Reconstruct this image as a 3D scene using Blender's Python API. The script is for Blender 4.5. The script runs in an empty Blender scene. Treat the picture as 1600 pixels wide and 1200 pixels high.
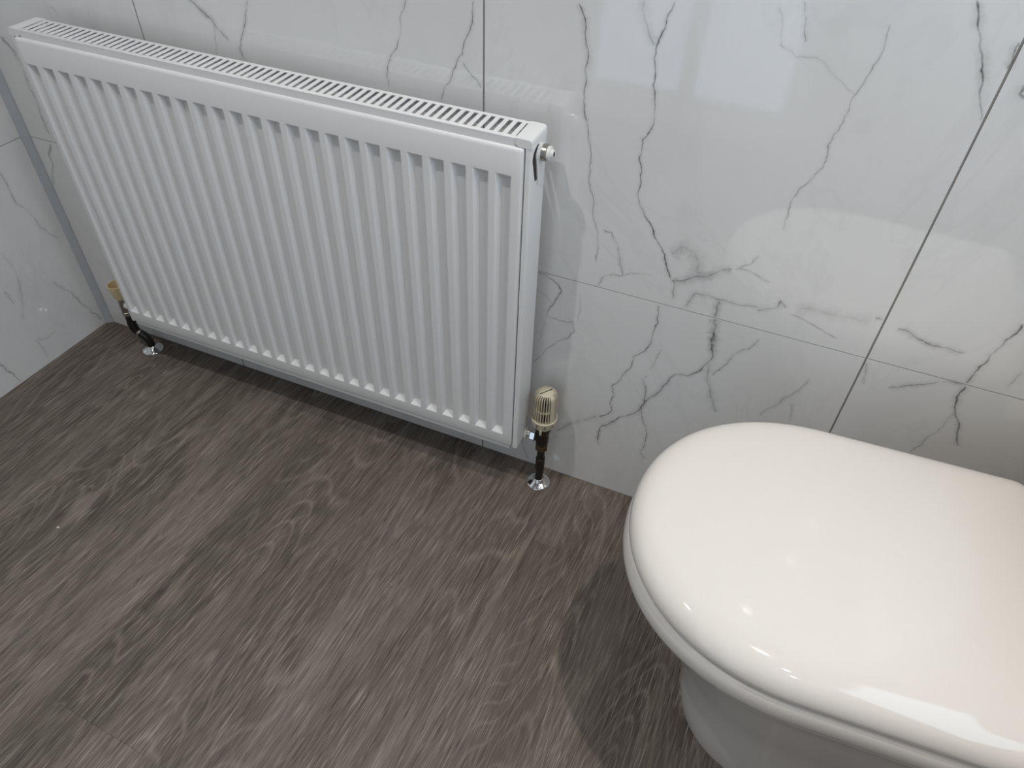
import bpy, bmesh, math, random
from mathutils import Vector, Matrix
random.seed(7)
SC = bpy.context.scene
COL = SC.collection
PI = math.pi

# ------------------------------------------------------------------ camera
F_PX = 1144.648                                  # focal length in pixels of the 1600 wide frame
cam_data = bpy.data.cameras.new('camera')
cam_data.sensor_fit = 'HORIZONTAL'
cam_data.sensor_width = 36.0
cam_data.lens = F_PX / 1600.0 * 36.0
cam_data.clip_start = 0.02
cam = bpy.data.objects.new('camera', cam_data)
COL.objects.link(cam)
cam.location = (1.40583, -0.9192, 1.1617)
cam.rotation_euler = (0.79923, -0.02988, 0.39324)
SC.camera = cam

# ------------------------------------------------------------------ world, exposure
world = bpy.data.worlds.new('world')
SC.world = world
world.use_nodes = True
world.node_tree.nodes['Background'].inputs[0].default_value = (0.75, 0.85, 1.0, 1)
world.node_tree.nodes['Background'].inputs[1].default_value = 0.3
SC.view_settings.view_transform = 'Standard'
SC.view_settings.look = 'None'
SC.view_settings.gamma = 1.0
SC.view_settings.use_curve_mapping = False
SC.view_settings.exposure = 0.08

# light levels of the fixtures built further down
DOWNLIGHT_A = 3.2      # above the toilet side of the room
DOWNLIGHT_B = 4.8       # above the radiator side
DOWNLIGHT_C = 1.3       # each of the two towards the room's other side
WARM = (1.0, 0.905, 0.79)
NEUTRAL = (1.0, 0.965, 0.92)
DOOR_STRENGTH = 1.0
WINDOW_STRENGTH = 3.4
DOOR_COLOUR = (0.67, 0.83, 1.0)

# ------------------------------------------------------------------ room measures (metres)
ROOM_X = 2.10           # right wall
ROOM_Y = -1.65          # wall behind the photographer
ROOM_Z = 2.40
LEFT_TILT = -0.04985    # the left wall is not quite square to the back wall
JOINT_X = [0.3955, 0.9955, 1.5955]
JOINT_Z = [0.4732, 1.0732, 1.6732, 2.2732]

# ------------------------------------------------------------------ helpers
def new_mesh_object(name, verts, faces, mat, parent=None, smooth=False):
    me = bpy.data.meshes.new(name)
    me.from_pydata([tuple(v) for v in verts], [], [tuple(f) for f in faces])
    me.validate()
    bm = bmesh.new(); bm.from_mesh(me)
    bmesh.ops.recalc_face_normals(bm, faces=bm.faces)
    bm.to_mesh(me); bm.free()
    if mat: me.materials.append(mat)
    if smooth:
        me.polygons.foreach_set('use_smooth', [True] * len(me.polygons))
    ob = bpy.data.objects.new(name, me)
    COL.objects.link(ob)
    if parent: ob.parent = parent
    return ob

def from_bm(name, bm, mat, parent=None, smooth=False, sharp=None):
    bmesh.ops.recalc_face_normals(bm, faces=bm.faces)
    me = bpy.data.meshes.new(name)
    bm.to_mesh(me); bm.free()
    if mat: me.materials.append(mat)
    if smooth:
        me.polygons.foreach_set('use_smooth', [True] * len(me.polygons))
        if sharp is not None:
            me.set_sharp_from_angle(angle=math.radians(sharp))
    ob = bpy.data.objects.new(name, me)
    COL.objects.link(ob)
    if parent: ob.parent = parent
    return ob

def add_box(bm, x0, x1, y0, y1, z0, z1, bevel=0.0, seg=2):
    r = bmesh.ops.create_cube(bm, size=1.0)
    vs = r['verts']
    for v in vs:
        v.co = Vector(((x0 + x1) / 2 + v.co.x * (x1 - x0), (y0 + y1) / 2 + v.co.y * (y1 - y0), (z0 + z1) / 2 + v.co.z * (z1 - z0)))
    if bevel > 0:
        es = list({e for v in vs for e in v.link_edges})
        bmesh.ops.bevel(bm, geom=es, offset=bevel, segments=seg, affect='EDGES', profile=0.5)

def add_lathe(bm, profile, axis_from, axis_to, seg=32, phase=0.0, cap=True):
    """profile: list of (distance along the axis, radius)"""
    a = Vector(axis_from); d = (Vector(axis_to) - a).normalized()
    t = Vector((1, 0, 0)) if abs(d.x) < 0.9 else Vector((0, 1, 0))
    u = d.cross(t).normalized(); w = d.cross(u).normalized()
    rings = []
    for h, r in profile:
        rings.append([bm.verts.new(a + d * h + (u * math.cos(phase + 2 * PI * k / seg) + w * math.sin(phase + 2 * PI * k / seg)) * r) for k in range(seg)])
    for i in range(len(rings) - 1):
        for k in range(seg):
            bm.faces.new((rings[i][k], rings[i][(k + 1) % seg], rings[i + 1][(k + 1) % seg], rings[i + 1][k]))
    if cap:
        bm.faces.new(rings[0]); bm.faces.new(rings[-1])

def add_tube(bm, pts, radius, seg=16):
    pts = [Vector(p) for p in pts]
    rings = []
    n = len(pts)
    ref = Vector((0, 1, 0))
    for i, p in enumerate(pts):
        d = (pts[min(i + 1, n - 1)] - pts[max(i - 1, 0)]).normalized()
        u = d.cross(ref).normalized(); w = d.cross(u).normalized()
        r = radius[i] if isinstance(radius, (list, tuple)) else radius
        rings.append([bm.verts.new(p + (u * math.cos(2 * PI * k / seg) + w * math.sin(2 * PI * k / seg)) * r) for k in range(seg)])
    for i in range(n - 1):
        for k in range(seg):
            bm.faces.new((rings[i][k], rings[i][(k + 1) % seg], rings[i + 1][(k + 1) % seg], rings[i + 1][k]))
    bm.faces.new(rings[0]); bm.faces.new(rings[-1])

def smooth_path(ctrl, radius, steps=8):
    """polyline with rounded corners"""
    c = [Vector(p) for p in ctrl]
    out = [c[0]]
    for i in range(1, len(c) - 1):
        a = c[i] + (c[i - 1] - c[i]).normalized() * radius
        b = c[i] + (c[i + 1] - c[i]).normalized() * radius
        for s in range(steps + 1):
            t = s / steps
            out.append(a * (1 - t) ** 2 + c[i] * 2 * t * (1 - t) + b * t ** 2)
    out.append(c[-1])
    return out

def thing(name, label, category, loc=(0, 0, 0), group=None):
    o = bpy.data.objects.new(name, None)
    o.empty_display_size = 0.05
    COL.objects.link(o)
    o.location = loc
    return tag(o, label, category, group)

def tag(o, label=None, category=None, group=None, kind=None):
    if label: o['label'] = label
    if category: o['category'] = category
    if group: o['group'] = group
    if kind: o['kind'] = kind
    return o

def adopt(child, parent):
    """parent without moving (parents are unrotated and unscaled)"""
    child.parent = parent
    child.matrix_parent_inverse = Matrix.Translation(-parent.location)
    return child

# ------------------------------------------------------------------ materials
def mat_new(name):
    m = bpy.data.materials.new(name)
    m.use_nodes = True
    nt = m.node_tree
    return m, nt, nt.nodes['Principled BSDF']

def N(nt, kind, **kw):
    n = nt.nodes.new(kind)
    for k, v in kw.items():
        if k.startswith('i_'):
            key = k[2:]
            n.inputs[int(key) if key.isdigit() else key].default_value = v
        else:
            setattr(n, k, v)
    return n

def simple(name, col, rough=0.4, metal=0.0, coat=0.0, bump=0.0, bump_scale=300.0, var=0.0, var_scale=30.0, ior=1.5):
    m, nt, b = mat_new(name)
    L = nt.links
    b.inputs['Base Color'].default_value = (*col, 1)
    b.inputs['Roughness'].default_value = rough
    b.inputs['Metallic'].default_value = metal
    b.inputs['Coat Weight'].default_value = coat
    b.inputs['Coat Roughness'].default_value = 0.05
    b.inputs['IOR'].default_value = ior
    tc = N(nt, 'ShaderNodeTexCoord')
    if var > 0:
        n = N(nt, 'ShaderNodeTexNoise', i_Scale=var_scale, i_Detail=5.0)
        L.new(tc.outputs['Object'], n.inputs['Vector'])
        mx = N(nt, 'ShaderNodeMix', data_type='RGBA')
        mx.inputs[6].default_value = (*[c * (1 - var) for c in col], 1)
        mx.inputs[7].default_value = (*[min(1, c * (1 + var)) for c in col], 1)
        L.new(n.outputs['Fac'], mx.inputs[0])
        L.new(mx.outputs[2], b.inputs['Base Color'])
    if bump > 0:
        n2 = N(nt, 'ShaderNodeTexNoise', i_Scale=bump_scale, i_Detail=3.0)
        L.new(tc.outputs['Object'], n2.inputs['Vector'])
        bp = N(nt, 'ShaderNodeBump', i_Strength=bump, i_Distance=0.001)
        L.new(n2.outputs['Fac'], bp.inputs['Height'])
        L.new(bp.outputs['Normal'], b.inputs['Normal'])
    return m

M = {}
M['enamel'] = simple('white_radiator_enamel', (0.80, 0.80, 0.80), 0.28, bump=0.04, bump_scale=500, ior=1.5)
M['enamel_in'] = simple('grey_convector_steel', (0.42, 0.42, 0.42), 0.5, var=0.15)
M['ceramic'] = simple('white_glazed_ceramic', (0.80, 0.78, 0.75), 0.06, var=0.01, var_scale=4)
M['seat'] = simple('white_gloss_seat', (0.755, 0.722, 0.685), 0.05, var=0.01, var_scale=3)
M['chrome'] = simple('chrome', (0.82, 0.82, 0.82), 0.08, metal=1.0, var=0.05, var_scale=60)
M['nickel'] = simple('dull_nickel', (0.42, 0.40, 0.36), 0.3, metal=1.0, var=0.15, var_scale=200)
M['brass'] = simple('tarnished_brass', (0.16, 0.115, 0.06), 0.35, metal=0.85, var=0.4, var_scale=120, bump=0.2)
M['bronze'] = simple('blackened_bronze', (0.045, 0.035, 0.028), 0.4, metal=0.7, var=0.4, var_scale=120, bump=0.2)
M['pipe'] = simple('black_painted_pipe', (0.012, 0.010, 0.010), 0.3, var=0.4, var_scale=70)
M['cream'] = simple('aged_cream_plastic', (0.60, 0.545, 0.41), 0.4, var=0.12, var_scale=140)
M['yellowed'] = simple('yellowed_plastic', (0.66, 0.55, 0.33), 0.45, var=0.12, var_scale=120)
M['dark'] = simple('dark_print_and_hollow_shade', (0.02, 0.016, 0.012), 0.7, var=0.3)  # near-black: shade of hollows put into the colour; also printed marks
M['ptfe'] = simple('white_plastic_washer', (0.75, 0.75, 0.73), 0.35, var=0.03)
M['grout'] = simple('grey_joint', (0.27, 0.265, 0.25), 0.6, var=0.15, var_scale=80)
M['trim'] = simple('brushed_grey_trim', (0.52, 0.55, 0.59), 0.35, metal=0.1, var=0.05, var_scale=60)
M['paint'] = simple('bounce_cut_grey_paint', (0.38, 0.37, 0.36), 0.7, var=0.02)  # unseen ceiling and front wall, kept grey to cut bounced light
M['beige'] = simple('warm_wall_paint', (0.56, 0.42, 0.28), 0.6, var=0.03)
M['upvc'] = simple('white_window_frame', (0.8, 0.8, 0.8), 0.35, var=0.02)
M['fleck'] = simple('white_fleck', (0.85, 0.84, 0.8), 0.6, var=0.05)

def marble():
    m, nt, b = mat_new('polished_white_marble_panel')
    L = nt.links
    tc = N(nt, 'ShaderNodeTexCoord')
    n1 = N(nt, 'ShaderNodeTexNoise', i_Scale=5.0, i_Detail=7.0, i_Roughness=0.62, i_Distortion=0.6)
    mp = N(nt, 'ShaderNodeMapping')
    mp.inputs['Scale'].default_value = (1.0, 1.0, 0.55)
    mp.inputs['Rotation'].default_value = (0, 0.35, 0)
    L.new(tc.outputs['Object'], mp.inputs['Vector'])
    L.new(mp.outputs['Vector'], n1.inputs['Vector'])
    r1 = N(nt, 'ShaderNodeValToRGB')
    e = r1.color_ramp.elements
    e[0].position = 0.28; e[0].color = (0.745, 0.745, 0.74, 1)
    e[1].position = 0.56; e[1].color = (0.80, 0.80, 0.795, 1)
    L.new(n1.outputs['Fac'], r1.inputs['Fac'])
    n2 = N(nt, 'ShaderNodeTexNoise', i_Scale=2.2, i_Detail=6.0, i_Roughness=0.6, i_Distortion=1.2)
    L.new(mp.outputs['Vector'], n2.inputs['Vector'])
    r2 = N(nt, 'ShaderNodeValToRGB')
    e = r2.color_ramp.elements
    e[0].position = 0.0; e[0].color = (1, 1, 1, 1)
    e[1].position = 1.0; e[1].color = (1, 1, 1, 1)
    a = r2.color_ramp.elements.new(0.485); a.color = (1, 1, 1, 1)
    a = r2.color_ramp.elements.new(0.50); a.color = (0.965, 0.965, 0.965, 1)
    a = r2.color_ramp.elements.new(0.515); a.color = (1, 1, 1, 1)
    L.new(n2.outputs['Fac'], r2.inputs['Fac'])
    mx = N(nt, 'ShaderNodeMix', data_type='RGBA', blend_type='MULTIPLY')
    mx.inputs[0].default_value = 1.0
    L.new(r1.outputs['Color'], mx.inputs[6]); L.new(r2.outputs['Color'], mx.inputs[7])
    L.new(mx.outputs[2], b.inputs['Base Color'])
    b.inputs['Roughness'].default_value = 0.045
    b.inputs['IOR'].default_value = 1.78
    n3 = N(nt, 'ShaderNodeTexNoise', i_Scale=9.0, i_Detail=1.0)
    L.new(tc.outputs['Object'], n3.inputs['Vector'])
    bp = N(nt, 'ShaderNodeBump', i_Strength=0.02, i_Distance=0.004)
    L.new(n3.outputs['Fac'], bp.inputs['Height'])
    L.new(bp.outputs['Normal'], b.inputs['Normal'])
    return m
M['marble'] = marble()

def vein_mat():
    m, nt, b = mat_new('grey_marble_vein_print')
    L = nt.links
    b.inputs['Base Color'].default_value = (0.085, 0.082, 0.082, 1)
    b.inputs['Roughness'].default_value = 0.045
    b.inputs['IOR'].default_value = 1.78
    at = N(nt, 'ShaderNodeAttribute', attribute_name='ink')
    tc = N(nt, 'ShaderNodeTexCoord')
    n = N(nt, 'ShaderNodeTexNoise', i_Scale=130.0, i_Detail=5.0, i_Roughness=0.7)
    L.new(tc.outputs['Object'], n.inputs['Vector'])
    n2 = N(nt, 'ShaderNodeTexNoise', i_Scale=28.0, i_Detail=3.0)
    L.new(tc.outputs['Object'], n2.inputs['Vector'])
    r = N(nt, 'ShaderNodeMapRange'); r.inputs[1].default_value = 0.32; r.inputs[2].default_value = 0.62; r.inputs[3].default_value = 0.35; r.inputs[4].default_value = 1.25
    L.new(n.outputs['Fac'], r.inputs[0])
    rr = N(nt, 'ShaderNodeMapRange'); rr.inputs[1].default_value = 0.35; rr.inputs[2].default_value = 0.65; rr.inputs[3].default_value = 0.3; rr.inputs[4].default_value = 1.1
    L.new(n2.outputs['Fac'], rr.inputs[0])
    m1 = N(nt, 'ShaderNodeMath', operation='MULTIPLY'); L.new(at.outputs['Fac'], m1.inputs[0]); L.new(r.outputs[0], m1.inputs[1])
    m2 = N(nt, 'ShaderNodeMath', operation='MULTIPLY', use_clamp=True); L.new(m1.outputs[0], m2.inputs[0]); L.new(rr.outputs[0], m2.inputs[1])
    L.new(m2.outputs[0], b.inputs['Alpha'])
    return m
M['vein'] = vein_mat()

def wood():
    m, nt, b = mat_new('dark_limed_oak_plank')
    L = nt.links
    tc = N(nt, 'ShaderNodeTexCoord')
    oi = N(nt, 'ShaderNodeObjectInfo')
    off = N(nt, 'ShaderNodeVectorMath', operation='MULTIPLY_ADD')
    off.inputs[1].default_value = (13.0, 29.0, 7.0)
    L.new(oi.outputs['Random'], off.inputs[0]); L.new(tc.outputs['Object'], off.inputs[2])
    geo = N(nt, 'ShaderNodeNewGeometry')
    rotn = N(nt, 'ShaderNodeMapping'); rotn.inputs['Rotation'].default_value = (0, 0, math.radians(3.0))
    L.new(geo.outputs['Position'], rotn.inputs['Vector'])
    def noise(sx, sy, detail=4.0, rough=0.6, dist=0.0, scale=1.0, shared=False):
        mp = N(nt, 'ShaderNodeMapping'); mp.inputs['Scale'].default_value = (sx, sy, 1.0)
        L.new(rotn.outputs['Vector'] if shared else off.outputs[0], mp.inputs['Vector'])
        n = N(nt, 'ShaderNodeTexNoise', i_Scale=scale, i_Detail=detail, i_Roughness=rough, i_Distortion=dist)
        L.new(mp.outputs['Vector'], n.inputs['Vector'])
        return n.outputs['Fac']
    def mrange(src, a, b_, c, d):
        r = N(nt, 'ShaderNodeMapRange'); 
        for i, v in enumerate((a, b_, c, d)): r.inputs[i + 1].default_value = v
        L.new(src, r.inputs[0]); return r.outputs[0]
    def math_(op, a, b_, clamp=False):
        n = N(nt, 'ShaderNodeMath', operation=op, use_clamp=clamp)
        for i, v in enumerate((a, b_)):
            if isinstance(v, (int, float)): n.inputs[i].default_value = v
            else: L.new(v, n.inputs[i])
        return n.outputs[0]
    # broad tone along the grain
    broad = noise(11.0, 1.6, 3.0, 0.55, 0.5, shared=True)
    mid = noise(46.0, 2.6, 4.0, 0.6, 0.5)
    # growth rings: contour lines of a slow field give arches and loops
    field = noise(6.5, 1.0, 1.5, 0.35, 0.25)
    ring = math_('PINGPONG', math_('MULTIPLY', field, 34.0), 0.5)
    ringline = mrange(ring, 0.0, 0.16, 1.0, 0.0)
    # fine pores: short pale dashes and dark pores
    dash = noise(640.0, 17.0, 2.0, 0.6, 0.35, shared=True)
    dash2 = noise(330.0, 13.0, 3.0, 0.65, 0.6, shared=True)
    pale = mrange(dash, 0.53, 0.70, 0.0, 1.0)
    pale2 = mrange(dash2, 0.55, 0.68, 0.0, 1.0)
    pore = mrange(dash2, 0.33, 0.46, 1.0, 0.0)
    patch = mrange(noise(14.0, 3.0, 2.0, 0.5, shared=True), 0.38, 0.62, 0.55, 1.0)
    tone = math_('ADD', math_('MULTIPLY', broad, 0.75), math_('MULTIPLY', mid, 0.65))
    tone = math_('ADD', tone, math_('SUBTRACT', oi.outputs['Alpha'], 0.5))
    ramp = N(nt, 'ShaderNodeValToRGB')
    e = ramp.color_ramp.elements
    e[0].position = 0.44; e[0].color = (0.0611, 0.0488, 0.0399, 1)
    e[1].position = 0.98; e[1].color = (0.1909, 0.1619, 0.1426, 1)
    k = ramp.color_ramp.elements.new(0.70); k.color = (0.1160, 0.0959, 0.0814, 1)
    L.new(tone, ramp.inputs['Fac'])
    def mix(fac, a, col, blend='MIX'):
        mx = N(nt, 'ShaderNodeMix', data_type='RGBA', blend_type=blend)
        if isinstance(fac, (int, float)): mx.inputs[0].default_value = fac
        else: L.new(fac, mx.inputs[0])
        L.new(a, mx.inputs[6]); mx.inputs[7].default_value = (*col, 1)
        return mx.outputs[2]
    c = mix(math_('MULTIPLY', pore, 0.66), ramp.outputs['Color'], (0.0337, 0.0255, 0.0204))
    c = mix(math_('MULTIPLY', math_('MULTIPLY', ringline, patch), 0.34), c, (0.3054, 0.2699, 0.2254))
    c = mix(math_('MULTIPLY', math_('MULTIPLY', pale, patch), 0.78), c, (0.3818, 0.3374, 0.2909))
    c = mix(math_('MULTIPLY', math_('MULTIPLY', pale2, patch), 0.22), c, (0.3360, 0.2925, 0.2473))
    L.new(c, b.inputs['Base Color'])
    b.inputs['Roughness'].default_value = 0.48
    b.inputs['Specular IOR Level'].default_value = 0.3
    h = math_('SUBTRACT', math_('MULTIPLY', dash2, 0.7), math_('MULTIPLY', ringline, 0.15))
    bp = N(nt, 'ShaderNodeBump', i_Strength=0.35, i_Distance=0.0008)
    L.new(h, bp.inputs['Height']); L.new(bp.outputs['Normal'], b.inputs['Normal'])
    return m
M['wood'] = wood()

def emit(name, col, strength):
    m = bpy.data.materials.new(name); m.use_nodes = True
    nt = m.node_tree; nt.nodes.clear()
    e = N(nt, 'ShaderNodeEmission'); e.inputs[0].default_value = (*col, 1); e.inputs[1].default_value = strength
    o = N(nt, 'ShaderNodeOutputMaterial'); nt.links.new(e.outputs[0], o.inputs[0])
    return m
M['door_fill'] = emit('cool_fill_pane', DOOR_COLOUR, DOOR_STRENGTH)  # glow of the added door, a cool fill from low down
M['window_light'] = emit('daylit_frosted_window', DOOR_COLOUR, WINDOW_STRENGTH)
M['lens'] = emit('lit_lamp_lens', WARM, 6.0)

# marble veins traced in wall coordinates: points, half width (mm), strength, halo half width, halo strength
VEINS_BACK = [
 ([(1.122,0.8763),(1.1336,0.8395),(1.1402,0.8149),(1.1398,0.792),(1.1394,0.7682),(1.147,0.7327)], 1.5, 0.75, 7, 0.18),
 ([(1.147,0.7327),(1.158,0.6827),(1.1617,0.637),(1.172,0.5901),(1.1849,0.5356),(1.1835,0.5186)], 1.1, 0.45, 5, 0.1),
 ([(1.2377,0.8961),(1.2307,0.8753),(1.2271,0.8543),(1.224,0.8397),(1.2275,0.7962),(1.2351,0.7586),(1.2333,0.7379),(1.2253,0.7236),(1.2259,0.6935),(1.232,0.6541),(1.2442,0.6189),(1.2655,0.5846),(1.2796,0.568),(1.2938,0.5348),(1.3001,0.523)], 1.6, 0.8, 6, 0.16),
 ([(1.2013,0.891),(1.2037,0.8713),(1.2119,0.8554),(1.2215,0.8429)], 1.2, 0.35, 10, 0.18),
 ([(1.4685,0.9049),(1.4701,0.8705),(1.4615,0.8355),(1.458,0.8066),(1.4515,0.7794),(1.453,0.7526),(1.4527,0.7366),(1.4416,0.7134),(1.43,0.6891),(1.4293,0.6713),(1.4324,0.64)], 1.1, 0.42, 5, 0.1),
 ([(1.5386,0.9387),(1.547,0.9227),(1.5577,0.9036),(1.5675,0.8838),(1.5761,0.8663),(1.5826,0.8447),(1.595,0.8234)], 1.7, 0.7, 8, 0.2),
 ([(1.5961,0.9068),(1.5939,0.8944),(1.5952,0.8792)], 1.6, 0.4, 8, 0.2),
 ([(1.1886,0.5766),(1.2028,0.5752),(1.2149,0.5549),(1.2214,0.5242),(1.2287,0.5068),(1.1986,0.4948),(1.1937,0.4729)], 1.2, 0.5, 6, 0.14),
 ([(1.2287,0.5068),(1.2557,0.5178),(1.2745,0.5179)], 0.9, 0.2, 4, 0.1),
 ([(1.3001,0.523),(1.3072,0.5169),(1.3106,0.4867)], 1.2, 0.4, 8, 0.2),
 ([(1.3024,0.5181),(1.3273,0.5313),(1.3521,0.5416),(1.3663,0.5566),(1.382,0.5639)], 1.2, 0.35, 12, 0.25),
 ([(1.4121,0.5957),(1.4069,0.5866),(1.404,0.5782),(1.386,0.5651)], 1.3, 0.5, 5, 0.15),
 ([(1.39,0.5663),(1.4162,0.5637),(1.437,0.557)], 1.1, 0.4, 6, 0.15),
 ([(1.2943,0.5617),(1.3042,0.5801),(1.3229,0.5751),(1.3353,0.5579),(1.3342,0.5415)], 1.0, 0.12, 16, 0.2),
 ([(1.3287,0.4781),(1.3412,0.5079),(1.3588,0.5107),(1.3774,0.5083),(1.413,0.5086),(1.4365,0.5108)], 1.1, 0.45, 8, 0.18),
 ([(1.4312,0.5062),(1.4465,0.5141),(1.4577,0.5206),(1.4588,0.5319),(1.4682,0.5213)], 1.4, 0.6, 8, 0.25),
 ([(1.4769,0.5131),(1.5085,0.5071),(1.5276,0.4996),(1.5487,0.4928)], 1.0, 0.4, 4, 0.1),
 ([(1.3774,0.5083),(1.3774,0.4884),(1.3776,0.471)], 1.4, 0.4, 9, 0.25),
 ([(1.352,0.9061),(1.3649,0.8662),(1.3848,0.8561),(1.4071,0.8599),(1.4406,0.8386),(1.4591,0.8281)], 0.9, 0.22, 5, 0.08),
 ([(1.3754,0.9156),(1.3841,0.892),(1.3896,0.8735)], 1.1, 0.25, 6, 0.12),
 ([(1.5824,0.5432),(1.5903,0.5432),(1.5946,0.542)], 1.5, 0.4, 8, 0.2),
 ([(1.481,0.5282),(1.5219,0.5309),(1.5814,0.5348)], 1, 0.1, 16, 0.14),
 ([(1.2924,0.469),(1.2957,0.4351),(1.2915,0.414),(1.2922,0.394),(1.2828,0.3698),(1.2689,0.354),(1.2672,0.328),(1.2547,0.297),(1.2414,0.2762),(1.2465,0.2507),(1.2482,0.2146),(1.2267,0.1927)], 1.6, 0.72, 6, 0.16),
 ([(1.3786,0.4711),(1.3832,0.4398),(1.3904,0.4028),(1.3854,0.3839),(1.3619,0.3466),(1.3414,0.3422),(1.3262,0.3066),(1.3028,0.2622),(1.283,0.2213),(1.2518,0.1867),(1.233,0.1653),(1.2368,0.1176)], 1.9, 0.6, 8, 0.2),
 ([(1.3769,0.4997),(1.378,0.4696),(1.3854,0.4341),(1.389,0.409)], 1.2, 0.3, 13, 0.28),
 ([(1.3878,0.3848),(1.3932,0.3481),(1.4054,0.3164),(1.4204,0.2847)], 1.1, 0.3, 9, 0.16),
 ([(1.4492,0.4569),(1.4189,0.4135),(1.4103,0.3865),(1.3982,0.3608)], 1.2, 0.45, 6, 0.14),
 ([(1.2987,0.3218),(1.291,0.3113),(1.301,0.2732),(1.308,0.2115),(1.314,0.1358),(1.3259,0.1187)], 1.3, 0.55, 7, 0.16),
 ([(1.3094,0.3865),(1.299,0.3366)], 0.9, 0.3, 4, 0.1),
 ([(1.5353,0.4113),(1.5231,0.3722),(1.5039,0.3355),(1.4888,0.3066)], 1.0, 0.2, 7, 0.14),
 ([(1.5278,0.3528),(1.5321,0.3104)], 1.0, 0.2, 6, 0.12),
 ([(1.0914,0.4713),(1.1053,0.4692),(1.1281,0.4573),(1.1344,0.4466),(1.1229,0.4167),(1.1123,0.3895)], 1.2, 0.6, 5, 0.14),
 ([(1.1123,0.3895),(1.1587,0.3916),(1.1633,0.3724),(1.14,0.3428),(1.113,0.3071),(1.0953,0.2776)], 1.2, 0.5, 4, 0.12),
 ([(1.1123,0.3895),(1.1069,0.3562),(1.1029,0.3258)], 0.8, 0.25, 4, 0.08),
 ([(1.0906,0.436),(1.1229,0.4167)], 0.8, 0.3, 4, 0.08),
 ([(1.0835,0.0713),(1.0892,0.0301),(1.0941,0.0099)], 1.5, 0.75, 5, 0.12),
 ([(1.2238,0.1914),(1.1939,0.1655),(1.1679,0.1373),(1.1499,0.119)], 1.2, 0.2, 9, 0.16),
 ([(1.1642,0.4496),(1.1689,0.4186),(1.1672,0.391)], 0.8, 0.2, 4, 0.08),
 ([(1.6142,0.536),(1.6444,0.5267),(1.6743,0.5231),(1.7046,0.5227)], 1.5, 0.38, 8, 0.24),
 ([(1.7453,0.5884),(1.7379,0.5574),(1.7356,0.537),(1.7328,0.5303),(1.7285,0.4995),(1.7264,0.4744)], 2.0, 0.75, 7, 0.2),
 ([(1.7275,0.4717),(1.7279,0.4435),(1.7354,0.4205),(1.751,0.3935),(1.7647,0.3611)], 2.0, 0.75, 8, 0.22),
 ([(1.7354,0.4205),(1.7322,0.392),(1.7206,0.3549),(1.7111,0.3209)], 1.1, 0.35, 6, 0.14),
 ([(1.6396,0.4331),(1.6594,0.4443),(1.6806,0.456),(1.6966,0.4687)], 1.4, 0.4, 8, 0.2),
 ([(1.6966,0.4687),(1.7119,0.4717),(1.7236,0.4733)], 1.2, 0.3, 8, 0.2),
 ([(1.5966,0.4672),(1.6044,0.4385),(1.6064,0.4263)], 1.1, 0.3, 6, 0.15),
 ([(1.777,0.5183),(1.7757,0.5001),(1.7721,0.4866)], 1.0, 0.2, 6, 0.1),
 ([(1.6153,0.8671),(1.6154,0.8575),(1.6223,0.8522)], 2.5, 0.6, 12, 0.3),
 ([(0.5094,0.7956),(0.5131,0.7936),(0.5221,0.7873),(0.5347,0.7782),(0.547,0.7681),(0.5566,0.7558),(0.5656,0.7485),(0.5674,0.7435)], 1.6, 0.65, 8, 0.24),
 ([(0.547,0.7681),(0.5449,0.7505),(0.5386,0.7209),(0.5381,0.7172)], 1.0, 0.4, 4, 0.1),
 ([(0.6215,0.8097),(0.6158,0.8),(0.6082,0.7757),(0.6019,0.7646),(0.5939,0.7513),(0.5866,0.7325),(0.5893,0.7222),(0.5969,0.7171)], 1.2, 0.5, 6, 0.14),
 ([(0.8835,0.8476),(0.8716,0.8203),(0.8541,0.7712),(0.8441,0.7428),(0.8434,0.7363),(0.8452,0.7227)], 1.1, 0.5, 5, 0.12),
 ([(0.982,0.8605),(0.9799,0.8407),(0.9677,0.8083),(0.9644,0.7902),(0.9484,0.7639),(0.9372,0.7431),(0.9312,0.7266),(0.9301,0.7166)], 1.2, 0.5, 5, 0.12),
 ([(0.9642,0.7795),(0.9732,0.7683),(0.9854,0.7594),(0.9967,0.7484)], 1.2, 0.55, 5, 0.12),
 ([(0.0528,0.6695),(0.0643,0.6582),(0.0725,0.6462),(0.0755,0.6197)], 1.4, 0.5, 9, 0.22),
 ([(0.0759,0.6152),(0.0735,0.6055),(0.0724,0.5818),(0.0757,0.568),(0.0719,0.5354),(0.0723,0.5128),(0.071,0.4893)], 1.3, 0.5, 6, 0.16),
 ([(0.2089,0.7427),(0.2171,0.732),(0.2197,0.7264)], 1.0, 0.35, 5, 0.1),
 ([(0.0645,0.4681),(0.0447,0.4435),(0.0455,0.423),(0.0214,0.3746),(0.015,0.2737)], 1.3, 0.5, 6, 0.15),
]
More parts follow.
